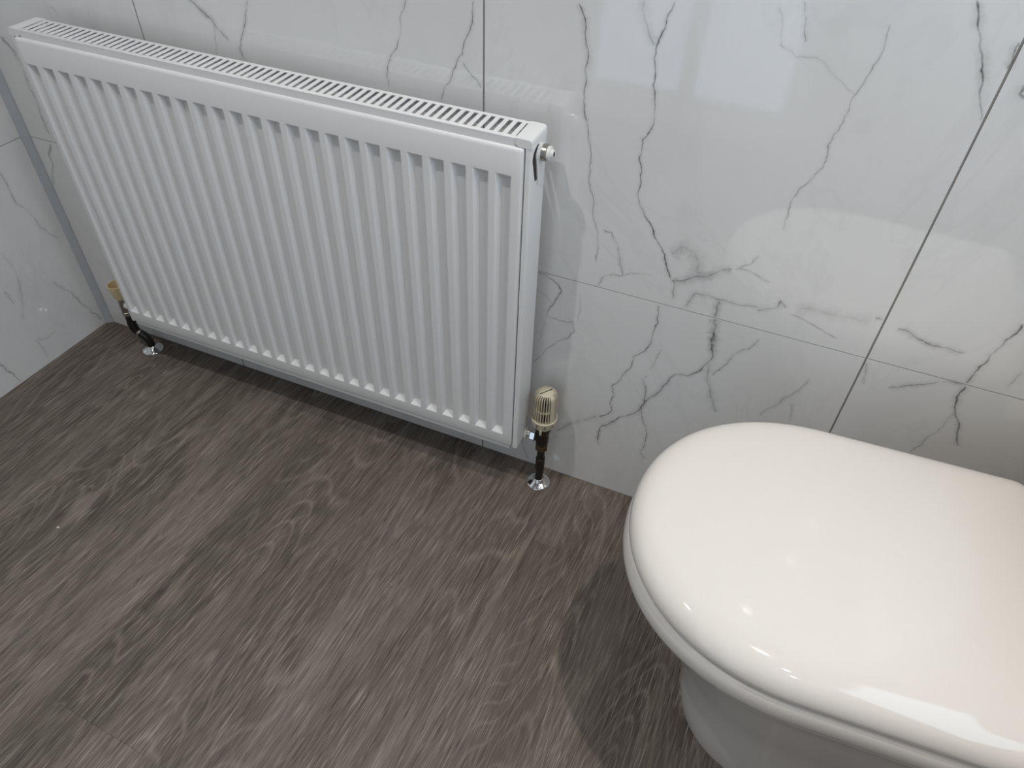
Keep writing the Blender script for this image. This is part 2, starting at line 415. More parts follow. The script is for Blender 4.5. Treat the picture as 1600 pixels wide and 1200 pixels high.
VEINS_LEFT = [
 ([(0.0828,0.1693),(0.0692,0.1419),(0.0552,0.12),(0.0491,0.0999),(0.044,0.0768),(0.03,0.0437),(0.021,0.0271),(0.0168,0.0102)], 1.3, 0.45, 7, 0.16),
 ([(0.2633,0.0724),(0.2601,0.0468),(0.2513,0.026),(0.2455,0.004)], 1.5, 0.7, 7, 0.18),
 ([(0.1265,0.0605),(0.1489,0.0575),(0.1742,0.0719)], 1.0, 0.25, 6, 0.1),
 ([(0.1748,0.0707),(0.1713,0.0482),(0.1703,0.0137)], 1.0, 0.25, 6, 0.1),
 ([(0.1847,0.2098),(0.1795,0.1888),(0.1788,0.169)], 1.0, 0.3, 6, 0.12),
 ([(0.0785,0.431),(0.0773,0.4),(0.0784,0.3692),(0.0616,0.3339),(0.0563,0.2975),(0.0277,0.2497)], 1.2, 0.45, 6, 0.14),
 ([(0.153,0.2865),(0.1465,0.2107),(0.1756,0.1278)], 1.0, 0.2, 7, 0.1),
]
FLECK = (0.3589, -0.5005)

# ================================================================== STRUCTURE
# ---- floor: planks laid towards the back wall, a few degrees off square
def clip_poly(poly, a, b, c):
    """keep a*x+b*y<=c"""
    out = []
    for i in range(len(poly)):
        p, q = poly[i], poly[(i + 1) % len(poly)]
        dp, dq = a * p[0] + b * p[1] - c, a * q[0] + b * q[1] - c
        if dp <= 0: out.append(p)
        if (dp < 0 < dq) or (dq < 0 < dp):
            t = dp / (dp - dq); out.append((p[0] + (q[0] - p[0]) * t, p[1] + (q[1] - p[1]) * t))
    return out

left_dir = Vector((math.sin(LEFT_TILT), -math.cos(LEFT_TILT), 0))     # along the left wall, away from the corner
left_nrm = Vector((math.cos(LEFT_TILT), math.sin(LEFT_TILT), 0))      # into the room
bm = bmesh.new(); add_box(bm, -0.14, ROOM_X + 0.03, ROOM_Y - 0.03, 0.03, -0.06, -0.004)
floor = tag(from_bm('floor', bm, M['grout']), 'dark grey-brown wood plank floor', kind='structure')
PW, PLEN, ROT = 0.18, 1.22, math.radians(-3.0)
cr, sr = math.cos(ROT), math.sin(ROT)
pivot = (0.603, -0.742)
rng_pl = random.Random(11)
STAIN = {(0, 0): -0.05, (0, -1): 0.02, (-1, 0): 0.035, (-1, -1): 0.03, (-2, 0): -0.035, (-2, 1): -0.04, (-2, -1): -0.04, (-3, 0): -0.045, (-3, 1): -0.045, (-4, 0): -0.06, (-4, 1): -0.06, (1, 0): 0.02, (1, 1): 0.02, (2, 0): 0.04, (2, 1): 0.035, (3, 0): 0.0, (3, 1): 0.01}
starts = {0: 0.0, -1: -0.47, 1: -0.82, 2: -0.25, -2: -0.9, 3: -0.62, -3: -0.35, 4: -1.0, 5: -0.15, 6: -0.7, -4: -0.1, 7: -0.4, 8: -0.95}
for ci in range(-5, 9):
    st = starts.get(ci, -0.3)
    for row in range(-2, 2):
        u0, u1 = ci * PW, (ci + 1) * PW
        v0 = st + row * PLEN; v1 = v0 + PLEN
        g = 0.0001
        loc = [(u0 + g, v0 + g), (u1 - g, v0 + g), (u1 - g, v1 - g), (u0 + g, v1 - g)]
        poly = [(pivot[0] + u * cr - v * sr, pivot[1] + u * sr + v * cr) for u, v in loc]
        poly = clip_poly(poly, 0, 1, -0.0005)
        if poly: poly = clip_poly(poly, 1, 0, ROOM_X - 0.001)
        if poly: poly = clip_poly(poly, 0, -1, -ROOM_Y - 0.001)
        if poly: poly = clip_poly(poly, -left_nrm.x, -left_nrm.y, -0.0005)
        if len(poly) < 3: continue
        area = abs(sum(poly[i][0] * poly[(i + 1) % len(poly)][1] - poly[(i + 1) % len(poly)][0] * poly[i][1] for i in range(len(poly)))) / 2
        if area < 1e-4: continue
        cx = pivot[0] + (u0 + PW / 2) * cr - v0 * sr; cy = pivot[1] + (u0 + PW / 2) * sr + v0 * cr
        def inv(p):                                   # plank's own frame: x across, y along
            dx, dy = p[0] - cx, p[1] - cy
            return (dx * cr + dy * sr, -dx * sr + dy * cr)
        lp = [inv(p) for p in poly]; n = len(lp)
        verts = [(x, y, 0.0) for x, y in lp] + [(x, y, -0.004) for x, y in lp]
        faces = [tuple(range(n)), tuple(range(2 * n - 1, n - 1, -1))] + [(i, n + i, n + (i + 1) % n, (i + 1) % n) for i in range(n)]
        pl = new_mesh_object('plank', verts, faces, M['wood'], floor)
        pl.location = (cx, cy, 0); pl.rotation_euler = (0, 0, ROT)
        # each plank's own stain depth, read by the wood material
        pl.color = (1, 1, 1, 0.5 + STAIN.get((ci, row), rng_pl.uniform(-0.03, 0.03)))

# ---- walls of polished marble-effect tiles
def tile_grid(xs, zs):
    return [(xs[i], xs[i + 1], zs[j], zs[j + 1]) for i in range(len(xs) - 1) for j in range(len(zs) - 1)]

GV, GH = 0.0014, 0.0007          # half widths of upright and level joints

def ribbon(verts, faces, ink, pts, half, strength, depth, rng, taper=True):
    """soft edged printed line in the x-z plane of the tile, facing -y"""
    n = len(pts)
    base = len(verts)
    for i in range(n):
        a, b = pts[max(i - 1, 0)], pts[min(i + 1, n - 1)]
        dx, dz = b[0] - a[0], b[1] - a[1]; l = math.hypot(dx, dz) or 1e-6
        nx, nz = -dz / l, dx / l
        w = half * rng.uniform(0.6, 1.25)
        s = strength * (0.25 if taper and i in (0, n - 1) else 1.0)
        for k, f in ((-1, 0.0), (0, 1.0), (1, 0.0)):
            verts.append((pts[i][0] + nx * w * k, -depth, pts[i][1] + nz * w * k)); ink.append(s * f)
    for i in range(n - 1):
        for k in range(2):
            q = base + i * 3 + k
            faces.append((q, q + 1, q + 4, q + 3))

def fractal(pts, rng, levels=3, amp=0.11):
    for lv in range(levels):
        out = [pts[0]]
        for a, b in zip(pts[:-1], pts[1:]):
            l = math.hypot(b[0] - a[0], b[1] - a[1])
            if l > 0.006:
                d = rng.uniform(-amp, amp) * l
                out.append(((a[0] + b[0]) / 2 - (b[1] - a[1]) / l * d, (a[1] + b[1]) / 2 + (b[0] - a[0]) / l * d))
            out.append(b)
        pts = out
    return pts

def build_tiled_wall(name, label, xs, zs, veins, place, back, back_label=None):
    """tiles in a local frame (x along the wall, -y into the room, z up), then moved by place()"""
    rng = random.Random(name)
    bm = bmesh.new(); add_box(bm, xs[0], xs[-1], 0.0012, 0.05, zs[0], zs[-1])
    wall = tag(from_bm(name, bm, M['grout']), label, kind='structure')
    place(wall)
    for (x0, x1, z0, z1) in tile_grid(xs, zs):
        a = x0 + (GV if x0 > xs[0] + 1e-6 else 0); b = x1 - (GV if x1 < xs[-1] - 1e-6 else 0)
        c = z0 + (GH if z0 > zs[0] + 1e-6 else 0); d = z1 - (GH if z1 < zs[-1] - 1e-6 else 0)
        bm = bmesh.new(); add_box(bm, a, b, 0.0, 0.0011, c, d)
        t = from_bm('tile', bm, M['marble'], wall)
        verts, faces, ink = [], [], []
        for (pts, w, s, hw, hs) in veins:
            mid = pts[len(pts) // 2] if len(pts) > 2 else ((pts[0][0] + pts[1][0]) / 2, (pts[0][1] + pts[1][1]) / 2)
            if not (x0 <= mid[0] < x1 and z0 <= mid[1] < z1): continue
            p = fractal([(min(max(x, a + .0015), b - .0015), min(max(z, c + .001), d - .001)) for x, z in pts], rng)
            ribbon(verts, faces, ink, p, hw * 0.001, hs, 0.00006, rng)
            ribbon(verts, faces, ink, p, w * 0.00078, s, 0.00010, rng)
        if verts:
            v = new_mesh_object('veining', verts, faces, M['vein'], t)
            at = v.data.attributes.new('ink', 'FLOAT', 'POINT')
            at.data.foreach_set('value', ink)
            v['label'] = 'grey marble veins printed on the tile'
    return wall

back_x = [0.0] + JOINT_X + [ROOM_X]
wall_z = [0.0] + JOINT_Z + [ROOM_Z]
build_tiled_wall('wall_back', 'polished white marble-effect tiled wall behind the radiator', back_x, wall_z, VEINS_BACK, lambda o: None, 0)

def place_left(o):
    # local x runs along the wall away from the corner; local -y points into the room
    m = Matrix(((left_dir.x, -left_nrm.x, 0, 0), (left_dir.y, -left_nrm.y, 0, 0), (0, 0, 1, 0), (0, 0, 0, 1)))
    o.matrix_world = m
build_tiled_wall('wall_left', 'polished white marble-effect tiled wall meeting the floor at far left', [0.0, 0.62, 1.22, 1.80], wall_z, VEINS_LEFT, place_left, 0)

# wall behind the photographer, with an added door, its glowing panes kept low for low-angle cool fill
DX0, DX1, DZ1 = 0.62, 1.42, 2.02
bm = bmesh.new()
for (x0, x1, z0, z1) in ((-0.14, DX0, 0, ROOM_Z), (DX1, ROOM_X + 0.10, 0, ROOM_Z), (DX0, DX1, DZ1, ROOM_Z)):
    add_box(bm, x0, x1, ROOM_Y - 0.10, ROOM_Y, z0, z1)
tag(from_bm('wall_front', bm, M['paint']), 'plain wall greyed to cut bounced light, with an added glazed door, behind the photographer', kind='structure')
bm = bmesh.new()
for (x0, x1, z0, z1) in ((DX0, DX0 + .07, 0.004, DZ1), (DX1 - .07, DX1, 0.004, DZ1), (DX0 + .07, DX1 - .07, 0.004, 0.12), (DX0 + .07, DX1 - .07, 0.90, DZ1), ((DX0 + DX1) / 2 - .03, (DX0 + DX1) / 2 + .03, 0.12, 0.90)):
    add_box(bm, x0, x1, ROOM_Y - 0.06, ROOM_Y - 0.02, z0, z1, bevel=0.003)
door = tag(from_bm('door_1', bm, M['upvc']), 'added unseen white door with two low glowing panes for cool fill light', kind='structure')
for (x0, x1) in ((DX0 + .07, (DX0 + DX1) / 2 - .03), ((DX0 + DX1) / 2 + .03, DX1 - .07)):
    bm = bmesh.new(); add_box(bm, x0, x1, ROOM_Y - 0.046, ROOM_Y - 0.036, 0.12, 0.90)
    from_bm('pane', bm, M['door_fill'], door)
bm = bmesh.new(); add_lathe(bm, [(0.0, 0.024), (0.006, 0.024), (0.010, 0.010), (0.035, 0.010), (0.040, 0.024), (0.052, 0.026), (0.058, 0.018)], (DX0 + .035, ROOM_Y - 0.02, 1.0), (DX0 + .035, 1, 1.0), 24)
from_bm('door_knob', bm, M['chrome'], door, True, 40)
WY0, WY1, WZ0, WZ1 = -1.10, -0.16, 1.00, 2.15
bm = bmesh.new()
for (y0, y1, z0, z1) in ((ROOM_Y, WY0, 0, ROOM_Z), (WY1, 0.05, 0, ROOM_Z), (WY0, WY1, 0, WZ0), (WY0, WY1, WZ1, ROOM_Z)):
    add_box(bm, ROOM_X, ROOM_X + 0.10, y0, y1, z0, z1)
tag(from_bm('wall_right', bm, M['beige']), 'warm painted wall with a frosted window above the toilet cistern', kind='structure')
bm = bmesh.new()
for (y0, y1, z0, z1) in ((WY0, WY0 + .05, WZ0, WZ1), (WY1 - .05, WY1, WZ0, WZ1), (WY0 + .05, WY1 - .05, WZ0, WZ0 + .05), (WY0 + .05, WY1 - .05, WZ1 - .05, WZ1)):
    add_box(bm, ROOM_X + 0.005, ROOM_X + 0.06, y0, y1, z0, z1, bevel=0.004)
win = tag(from_bm('window_1', bm, M['upvc']), 'white framed frosted window above the cistern', kind='structure')
bm = bmesh.new(); add_box(bm, ROOM_X + 0.020, ROOM_X + 0.030, WY0 + .05, WY1 - .05, WZ0 + .05, WZ1 - .05)
from_bm('pane', bm, M['window_light'], win)
bm = bmesh.new(); add_box(bm, -0.14, ROOM_X, ROOM_Y - 0.1, 0.05, ROOM_Z, ROOM_Z + 0.05)
tag(from_bm('ceiling', bm, M['paint']), 'plain ceiling greyed to cut bounced light', kind='structure')

# corner trim between left and back wall
prof = [(0.0, 0.0), (0.0085, 0.0), (0.0070, -0.0022), (0.0022, -0.0070), (0.0, -0.0085)]
TRW = 0.0145
tp = [Vector((TRW, -0.0002, 0)), Vector((TRW * .92, -0.003, 0)), Vector(left_dir * (TRW * .75) + left_nrm * 0.003), Vector(left_dir * (TRW * .8) + left_nrm * 0.0002), Vector((0.0002, -0.0002, 0))]
verts = [(p.x, p.y, 0.0005) for p in tp] + [(p.x, p.y, ROOM_Z - 0.001) for p in tp]
n = len(tp)
faces = [tuple(range(n)), tuple(range(2 * n - 1, n - 1, -1))] + [(i, (i + 1) % n, n + (i + 1) % n, n + i) for i in range(n)]
tag(new_mesh_object('trim_1', verts, faces, M['trim']), 'grey upright corner trim between the two tiled walls', kind='structure')

# downlights in the ceiling
def downlight(x, y, power, label, beam=150, size=0.05, tint=WARM):
    t = thing('ceiling_downlight', label, 'downlight', (x, y, ROOM_Z), 'ceiling downlights')
    bm = bmesh.new(); add_lathe(bm, [(0.0, 0.046), (0.004, 0.045), (0.006, 0.040), (0.003, 0.031), (0.001, 0.031)], (x, y, ROOM_Z), (x, y, ROOM_Z - 1), 40)
    adopt(from_bm('bezel', bm, M['chrome'], None, True, 40), t)
    bm = bmesh.new(); add_lathe(bm, [(0.0012, 0.030), (0.0025, 0.029)], (x, y, ROOM_Z), (x, y, ROOM_Z - 1), 32)
    adopt(from_bm('lens', bm, M['lens'], None), t)
    ld = bpy.data.lights.new('downlight_lamp', 'AREA'); ld.shape = 'DISK'; ld.size = size; ld.energy = power; ld.color = tint; ld.spread = math.radians(beam)
    lo = bpy.data.objects.new('lamp', ld); COL.objects.link(lo); lo.location = (x, y, ROOM_Z - 0.008); adopt(lo, t)
downlight(1.67, -0.44, DOWNLIGHT_A, 'round recessed ceiling downlight above the toilet', 92)
downlight(0.60, -0.80, DOWNLIGHT_B, 'round recessed ceiling downlight above the floor by the radiator', 105, tint=NEUTRAL)
downlight(1.98, -1.42, DOWNLIGHT_C, 'round recessed ceiling downlight nearest the added glazed door', 150, 0.034)
downlight(1.88, -0.98, DOWNLIGHT_C, 'round recessed ceiling downlight beside the window', 150, 0.034)

# ================================================================== RADIATOR
RX0, RX1 = 0.202, 1.102
RZ0, RZ1 = 0.1326, 0.7326
RYF, RYB = -0.0850, -0.0310
rad = thing('panel_radiator', 'white steel panel radiator with upright grooves and slotted top grille', 'radiator', ((RX0 + RX1) / 2, -0.055, RZ0))

# front panel, one pressed sheet with 26 upright grooves
PX0, PX1, PZ0, PZ1 = 0.2105, 1.0915, 0.1350, 0.7205
PYF = -0.0885
GX0, GP, NG = 0.2283, 0.033432, 26
GZ0, GZ1 = 0.1640, 0.6790
HALF, FLAT, DEPTH = 0.0113, 0.0060, 0.0098

def smooth01(t):
    t = min(1, max(0, t)); return t * t * (3 - 2 * t)
def edge_round(dist, r=0.006):
    """how far the sheet's rim bends back at a distance from its edge"""
    if dist >= r: return 0.0
    return r - math.sqrt(max(0, r * r - (r - dist) ** 2))
TT = (-0.2, 0.0, 0.14, 0.5, 0.86, 1.0, 1.2)
xs = [PX0 + d for d in (0, 0.0003, 0.001, 0.002, 0.0035, 0.006)]
for k in range(NG):
    c = GX0 + GP * k
    for t_ in TT:
        o_ = HALF - t_ * (HALF - FLAT)
        xs += [c - o_, c + o_]
    xs.append(c)
xs += [PX1 - d for d in (0.006, 0.0035, 0.002, 0.001, 0.0003, 0)]
xs = sorted(set(round(x, 6) for x in xs))
zs = [PZ0 + d for d in (0, 0.0003, 0.001, 0.002, 0.0035, 0.006)] 
BE, TE = 0.0085, 0.0085
zs += [GZ0 + BE * t_ for t_ in (-0.1,) + TT[1:-1] + (1.1,)]
zs += [0.25, 0.35, 0.45, 0.55, 0.63]
zs += [GZ1 - TE * t_ for t_ in (-0.1,) + TT[1:-1] + (1.1,)]
zs += [PZ1 - d for d in (0.006, 0.0035, 0.002, 0.001, 0.0003, 0)]
zs = sorted(set(round(z, 6) for z in zs))
def groove_t(x, z):
    k = min(NG - 1, max(0, round((x - GX0) / GP))); a = abs(x - GX0 - GP * k)
    return (HALF - a) / (HALF - FLAT), min((z - GZ0) / BE, (GZ1 - z) / TE)
def soft(t):
    """0 to 1 with slightly eased ends"""
    t = min(1, max(0, t)); return 0.82 * t + 0.18 * t * t * (3 - 2 * t)
def panel_y(x, z):
    y = PYF
    fx, fz = groove_t(x, z)
    y += DEPTH * soft(min(fx, fz))
    y += edge_round(min(x - PX0, PX1 - x)) + edge_round(min(z - PZ0, PZ1 - z), 0.0065)
    return y
verts, faces = [], []
nx, nz = len(xs), len(zs)
for z in zs:
    for x in xs: verts.append((x, panel_y(x, z), z))
for j in range(nz - 1):
    for i in range(nx - 1):
        q = j * nx + i
        dg = []
        for (ii, jj) in ((i, j), (i + 1, j), (i + 1, j + 1), (i, j + 1)):
            fx, fz = groove_t(xs[ii], zs[jj]); dg.append(abs(min(max(fx, 0), 1) - min(max(fz, 0), 1)))
        A_, B_, C_, D_ = q, q + 1, q + nx + 1, q + nx
        if max(dg) < 1e-6 or min(dg) > 1e-3: faces.append((A_, B_, C_, D_))
        elif dg[0] + dg[2] <= dg[1] + dg[3]: faces += [(A_, B_, C_), (A_, C_, D_)]   # fold along the mitre of the groove end
        else: faces += [(A_, B_, D_), (B_, C_, D_)]
# sheet returns: fold the rim backwards to give the panel its depth
rim = [i for i in range(nx)] + [j * nx + nx - 1 for j in range(1, nz)] + [(nz - 1) * nx + i for i in range(nx - 2, -1, -1)] + [j * nx for j in range(nz - 2, 0, -1)]
b0 = len(verts)
for v in rim: verts.append((verts[v][0], PYF + 0.019, verts[v][2]))
m_ = len(rim)
for i in range(m_): faces.append((rim[i], rim[(i + 1) % m_], b0 + (i + 1) % m_, b0 + i))
faces.append(tuple(b0 + i for i in range(m_ - 1, -1, -1)))
pan = new_mesh_object('front_panel', verts, faces, M['enamel'], None, True)
pan.data.set_sharp_from_angle(angle=math.radians(60)); adopt(pan, rad)
# lower seam flange of the panel
bm = bmesh.new(); add_box(bm, PX0 + 0.004, PX1 - 0.004, PYF + 0.003, PYF + 0.008, PZ0 - 0.0085, PZ0 + 0.002, bevel=0.0012)
adopt(from_bm('seam_flange', bm, M['enamel'], None, True, 40), rad)

# side panels: plate, front lip and top flap folded from one sheet
def side_panel(sgn):
    xo = RX1 if sgn > 0 else RX0
    T = 0.0016
    def X(a, b): return (min(xo - sgn * a, xo - sgn * b), max(xo - sgn * a, xo - sgn * b))
    bm = bmesh.new()
    # outline of the section in x-y with rounded front edge, extruded in z
    LIP = 0.0085
    sec = []
    r = 0.004
    sec.append((LIP, RYF)); 
    for k in range(7):
        a = PI / 2 * k / 6
        sec.append((r - r * math.sin(a), RYF + r - r * math.cos(a)))
    sec.append((0, RYB)); sec.append((T, RYB))
    for k in range(6, -1, -1):
        a = PI / 2 * k / 6
        sec.append((r - (r - T) * math.sin(a), RYF + r - (r - T) * math.cos(a)))
    sec.append((LIP, RYF + T))
    z0, z1 = RZ0, RZ1 - 0.0115
    lo = [bm.verts.new((xo - sgn * a, y, z0)) for a, y in sec]; hi = [bm.verts.new((xo - sgn * a, y, z1)) for a, y in sec]
    k_ = len(sec)
    bm.faces.new(lo); bm.faces.new(hi)
    for i in range(k_): bm.faces.new((lo[i], lo[(i + 1) % k_], hi[(i + 1) % k_], hi[i]))
    # top cap: flap and front corner with rounded shoulders
    FL = 0.0235
    a0, a1 = X(0, FL)
    capbm_start = len(bm.verts)
    prof = [(-0.0002, RZ1 - 0.0125), (-0.0002, RZ1 - 0.005)] + [(0.005 - 0.005 * math.cos(PI / 2 * k / 6), RZ1 - 0.005 + 0.005 * math.sin(PI / 2 * k / 6)) for k in range(1, 7)] + [(FL, RZ1 + 0.0), (FL, RZ1 - 0.0015), (0.006, RZ1 - 0.0015), (0.002, RZ1 - 0.0125)]
    ya, yb = RYF + 0.0005, RYB
    lo = [bm.verts.new((xo - sgn * a, ya, z)) for a, z in prof]; hi = [bm.verts.new((xo - sgn * a, yb, z)) for a, z in prof]
    k_ = len(prof)
    bm.faces.new(lo); bm.faces.new(hi)
    for i in range(k_): bm.faces.new((lo[i], lo[(i + 1) % k_], hi[(i + 1) % k_], hi[i]))
    # front fold of the cap, lower inner corner rounded
    R = 0.006; ZL = RZ1 - 0.0120
    out = [(0.0006, ZL), (0.0002, RZ1 - 0.004), (0.0015, RZ1 - 0.0012), (0.004, RZ1 - 0.0002), (FL, RZ1 - 0.0002), (FL, ZL + R)]
    out += [(FL - R + R * math.cos(PI / 2 * k / 6), ZL + R - R * math.sin(PI / 2 * k / 6)) for k in range(1, 7)]
    lo = [bm.verts.new((xo - sgn * a, RYF - 0.0004, z)) for a, z in out]; hi = [bm.verts.new((xo - sgn * a, RYF + 0.0014, z)) for a, z in out]
    k_ = len(out)
    bm.faces.new(lo); bm.faces.new(hi)
    for i in range(k_): bm.faces.new((lo[i], lo[(i + 1) % k_], hi[(i + 1) % k_], hi[i]))
    o = from_bm('side_panel', bm, M['enamel'], None, True, 35); adopt(o, rad)
    return o
side_r = side_panel(1); side_l = side_panel(-1)

# bracket opening in the right side panel: a dark raised teardrop painted as its inner shade, with a turned-in tongue
def teardrop(name, x, cy, cz, w, h, mat, thick):
    pts = [(cy + w * math.cos(t), cz + w * math.sin(t)) for t in [PI * k / 10 for k in range(0, 11)]] + [(cy - w * .25, cz - h), (cy + w * .25, cz - h)]
    n = len(pts)
    verts = [(x, y, z) for y, z in pts] + [(x + thick, y, z) for y, z in pts]
    faces = [tuple(range(n)), tuple(range(2 * n - 1, n - 1, -1))] + [(i, (i + 1) % n, n + (i + 1) % n, n + i) for i in range(n)]
    return new_mesh_object(name, verts, faces, mat)
o = teardrop('tapping_slot_shade', RX1 - 0.0003, -0.0640, 0.7020, 0.0165, 0.034, M['dark'], 0.0007); adopt(o, side_r); o.parent = side_r; o.matrix_parent_inverse = side_r.matrix_world.inverted()
o = teardrop('tapping_plate', RX1 - 0.0001, -0.0555, 0.7025, 0.0150, 0.043, M['enamel'], 0.0022); o.parent = side_r

# grille: front fascia with rail, back rail, slats
bm = bmesh.new()
GXA, GXB = RX0 + 0.0236, RX1 - 0.0236
add_box(bm, GXA, GXB, RYF + 0.0004, RYF + 0.0016, RZ1 - 0.016, RZ1 - 0.0012)
add_box(bm, GXA, GXB, RYF + 0.0002, RYF + 0.0078, RZ1 - 0.0030, RZ1 - 0.0006, bevel=0.0010)
add_box(bm, GXA, GXB, RYB - 0.0062, RYB, RZ1 - 0.0030, RZ1 - 0.0006, bevel=0.0010)
add_box(bm, GXA, GXB, RYB - 0.0016, RYB - 0.0004, RZ1 - 0.018, RZ1 - 0.0012)
gr = from_bm('top_grille', bm, M['enamel'], None, True, 40); adopt(gr, rad)
NS = 67
pitch = (GXB - GXA) / NS
slat_me = None
for k in range(NS):
    x = GXA + pitch * (k + 0.5)
    if slat_me is None:
        bm = bmesh.new(); add_box(bm, -0.0034, 0.0034, RYF + 0.006, RYB - 0.005, -0.0012, 0.0006, bevel=0.0006, seg=1)
        s = from_bm('slat', bm, M['enamel'], None, True, 40); slat_me = s.data
    else:
        s = bpy.data.objects.new('slat', slat_me); COL.objects.link(s)
    s.parent = gr; s.matrix_parent_inverse = Matrix.Identity(4)
    s.location = Vector((x, 0, RZ1 - 0.0014)) - rad.location + Vector((0, 0, 0))
    s.location = (x, 0, RZ1 - 0.0014)

# convector fins behind the panel: folded sheet
verts, faces = [], []
n = 26 * 4
fy0, fy1 = PYF + 0.0195, RYB - 0.004
for i in range(n + 1):
    x = RX0 + 0.018 + (RX1 - RX0 - 0.036) * i / n
    y = fy0 if (i // 2) % 2 == 0 else fy1
    for z in (0.185, 0.690):
        verts.append((x, y, z)); 
for i in range(n):
    q = 2 * i; faces.append((q, q + 2, q + 3, q + 1))
o = new_mesh_object('convector_fins', verts, faces, M['enamel_in'])
sm = o.modifiers.new('sheet', 'SOLIDIFY'); sm.thickness = 0.0006
adopt(o, rad)

# air vent at the right end: hexagon bush and white plug with a square key
vy, vz = -0.0535, 0.7045
def lathe_obj(name, prof, a, b, mat, parent, seg=32, phase=0.0, smooth=True, sharp=35):
    bm = bmesh.new(); add_lathe(bm, prof, a, b, seg, phase)
    o = from_bm(name, bm, mat, None, smooth, sharp); 
    if parent is not None:
        root = parent
        adopt(o, root)
    return o
lathe_obj('vent_washer', [(0.0, 0.0125), (0.002, 0.0125), (0.0022, 0.0115)], (RX1 + 0.002, vy, vz), (RX1 + 1, vy, vz), M['ptfe'], rad)
hexo = lathe_obj('vent_bush', [(0.0, 0.0115), (0.0065, 0.0115), (0.0075, 0.0105)], (RX1 + 0.0042, vy, vz), (RX1 + 1, vy, vz), M['nickel'], rad, 12)
plug = lathe_obj('vent_plug', [(0.0, 0.0098), (0.0035, 0.0098), (0.0042, 0.0090), (0.0048, 0.0062), (0.0078, 0.0058), (0.0082, 0.0052)], (RX1 + 0.0115, vy, vz), (RX1 + 1, vy, vz), M['ptfe'], rad)
bm = bmesh.new(); add_box(bm, RX1 + 0.0196, RX1 + 0.0203, vy - 0.0022, vy + 0.0022, vz - 0.003, vz + 0.003, bevel=0.0003)
adopt(from_bm('key_socket_shade', bm, M['dark'], None), rad)  # dark block painted as the shade inside the key hole

# wall brackets that carry the radiator
for bx in (0.42, 0.88):
    bm = bmesh.new(); add_box(bm, bx - 0.015, bx + 0.015, RYB - 0.001, -0.0005, 0.30, 0.62, bevel=0.001)
    adopt(from_bm('wall_bracket', bm, M['enamel'], None), rad)

# ================================================================== THERMOSTATIC VALVE (right)
VX, VY = 1.1360, -0.0400
esc = None
def escutcheon(x, y, label):
    bm = bmesh.new()
    add_lathe(bm, [(0.0003, 0.0085), (0.0003, 0.0232), (0.0015, 0.0238), (0.003, 0.0232), (0.0045, 0.0205), (0.0085, 0.0135), (0.0115, 0.0100), (0.0135, 0.0092), (0.0140, 0.0085)], (x, y, 0), (x, y, 1), 48)
    return tag(from_bm('pipe_collar', bm, M['chrome'], None, True, 50), label, 'pipe collar', 'chrome pipe collars on the floor')
escutcheon(VX, VY, 'round chrome pipe collar on the floor under the cream thermostatic valve')

pipe = thing('heating_pipe', 'short straight black heating pipe rising to the cream thermostatic valve', 'pipe', (VX, VY, 0), 'heating pipes')
bm = bmesh.new(); add_tube(bm, [(VX, VY, 0.001), (VX, VY, 0.050), (VX, VY, 0.106)], 0.0075, 24)
adopt(from_bm('pipe_length', bm, M['pipe'], None, True, 50), pipe)
bm = bmesh.new(); add_lathe(bm, [(0.0, 0.0075), (0.0, 0.0088), (0.030, 0.0090), (0.0325, 0.0088), (0.0330, 0.0075)], (VX, VY, 0.0430), (VX, VY, 1), 28)
adopt(from_bm('sleeve', bm, M['pipe'], None, True, 40), pipe)

val = thing('thermostatic_valve', 'cream ribbed thermostatic radiator valve with a blackened brass body', 'radiator valve', (VX, VY, 0.10))
lathe_obj('compression_nut', [(0.0, 0.0105), (0.0020, 0.0128), (0.0130, 0.0128), (0.0150, 0.0115)], (VX, VY, 0.1020), (VX, VY, 1), M['brass'], val, 6, 0.25, True, 20)
lathe_obj('valve_body', [(0.0, 0.0105), (0.004, 0.0118), (0.014, 0.0125), (0.026, 0.0118), (0.036, 0.0122), (0.042, 0.0150), (0.050, 0.0160), (0.052, 0.0150)], (VX, VY, 0.1160), (VX, VY, 1), M['bronze'], val, 32)
# tail towards the radiator
TZ = 0.1340
lathe_obj('tail_boss', [(0.0, 0.0092), (0.010, 0.0092), (0.0125, 0.0105), (0.0165, 0.0105)], (VX - 0.002, VY, TZ), (VX - 1, VY, TZ), M['bronze'], val, 24)
lathe_obj('union_nut', [(0.0, 0.0110), (0.0012, 0.0125), (0.0095, 0.0125), (0.0110, 0.0110), (0.0120, 0.0085)], (VX - 0.0125, VY, TZ), (VX - 1, VY, TZ), M['chrome'], val, 6, 0.5, True, 20)
lathe_obj('valve_tail', [(0.0, 0.0080), (0.0095, 0.0080)], (VX - 0.0245, VY, TZ), (VX - 1, VY, TZ), M['chrome'], val, 24)
lathe_obj('tail_washer', [(0.0, 0.0120), (0.0006, 0.0128), (0.0030, 0.0128), (0.0034, 0.0120)], (RX1 + 0.0040, VY, TZ), (VX - 1, VY, TZ), M['ptfe'], val, 28)
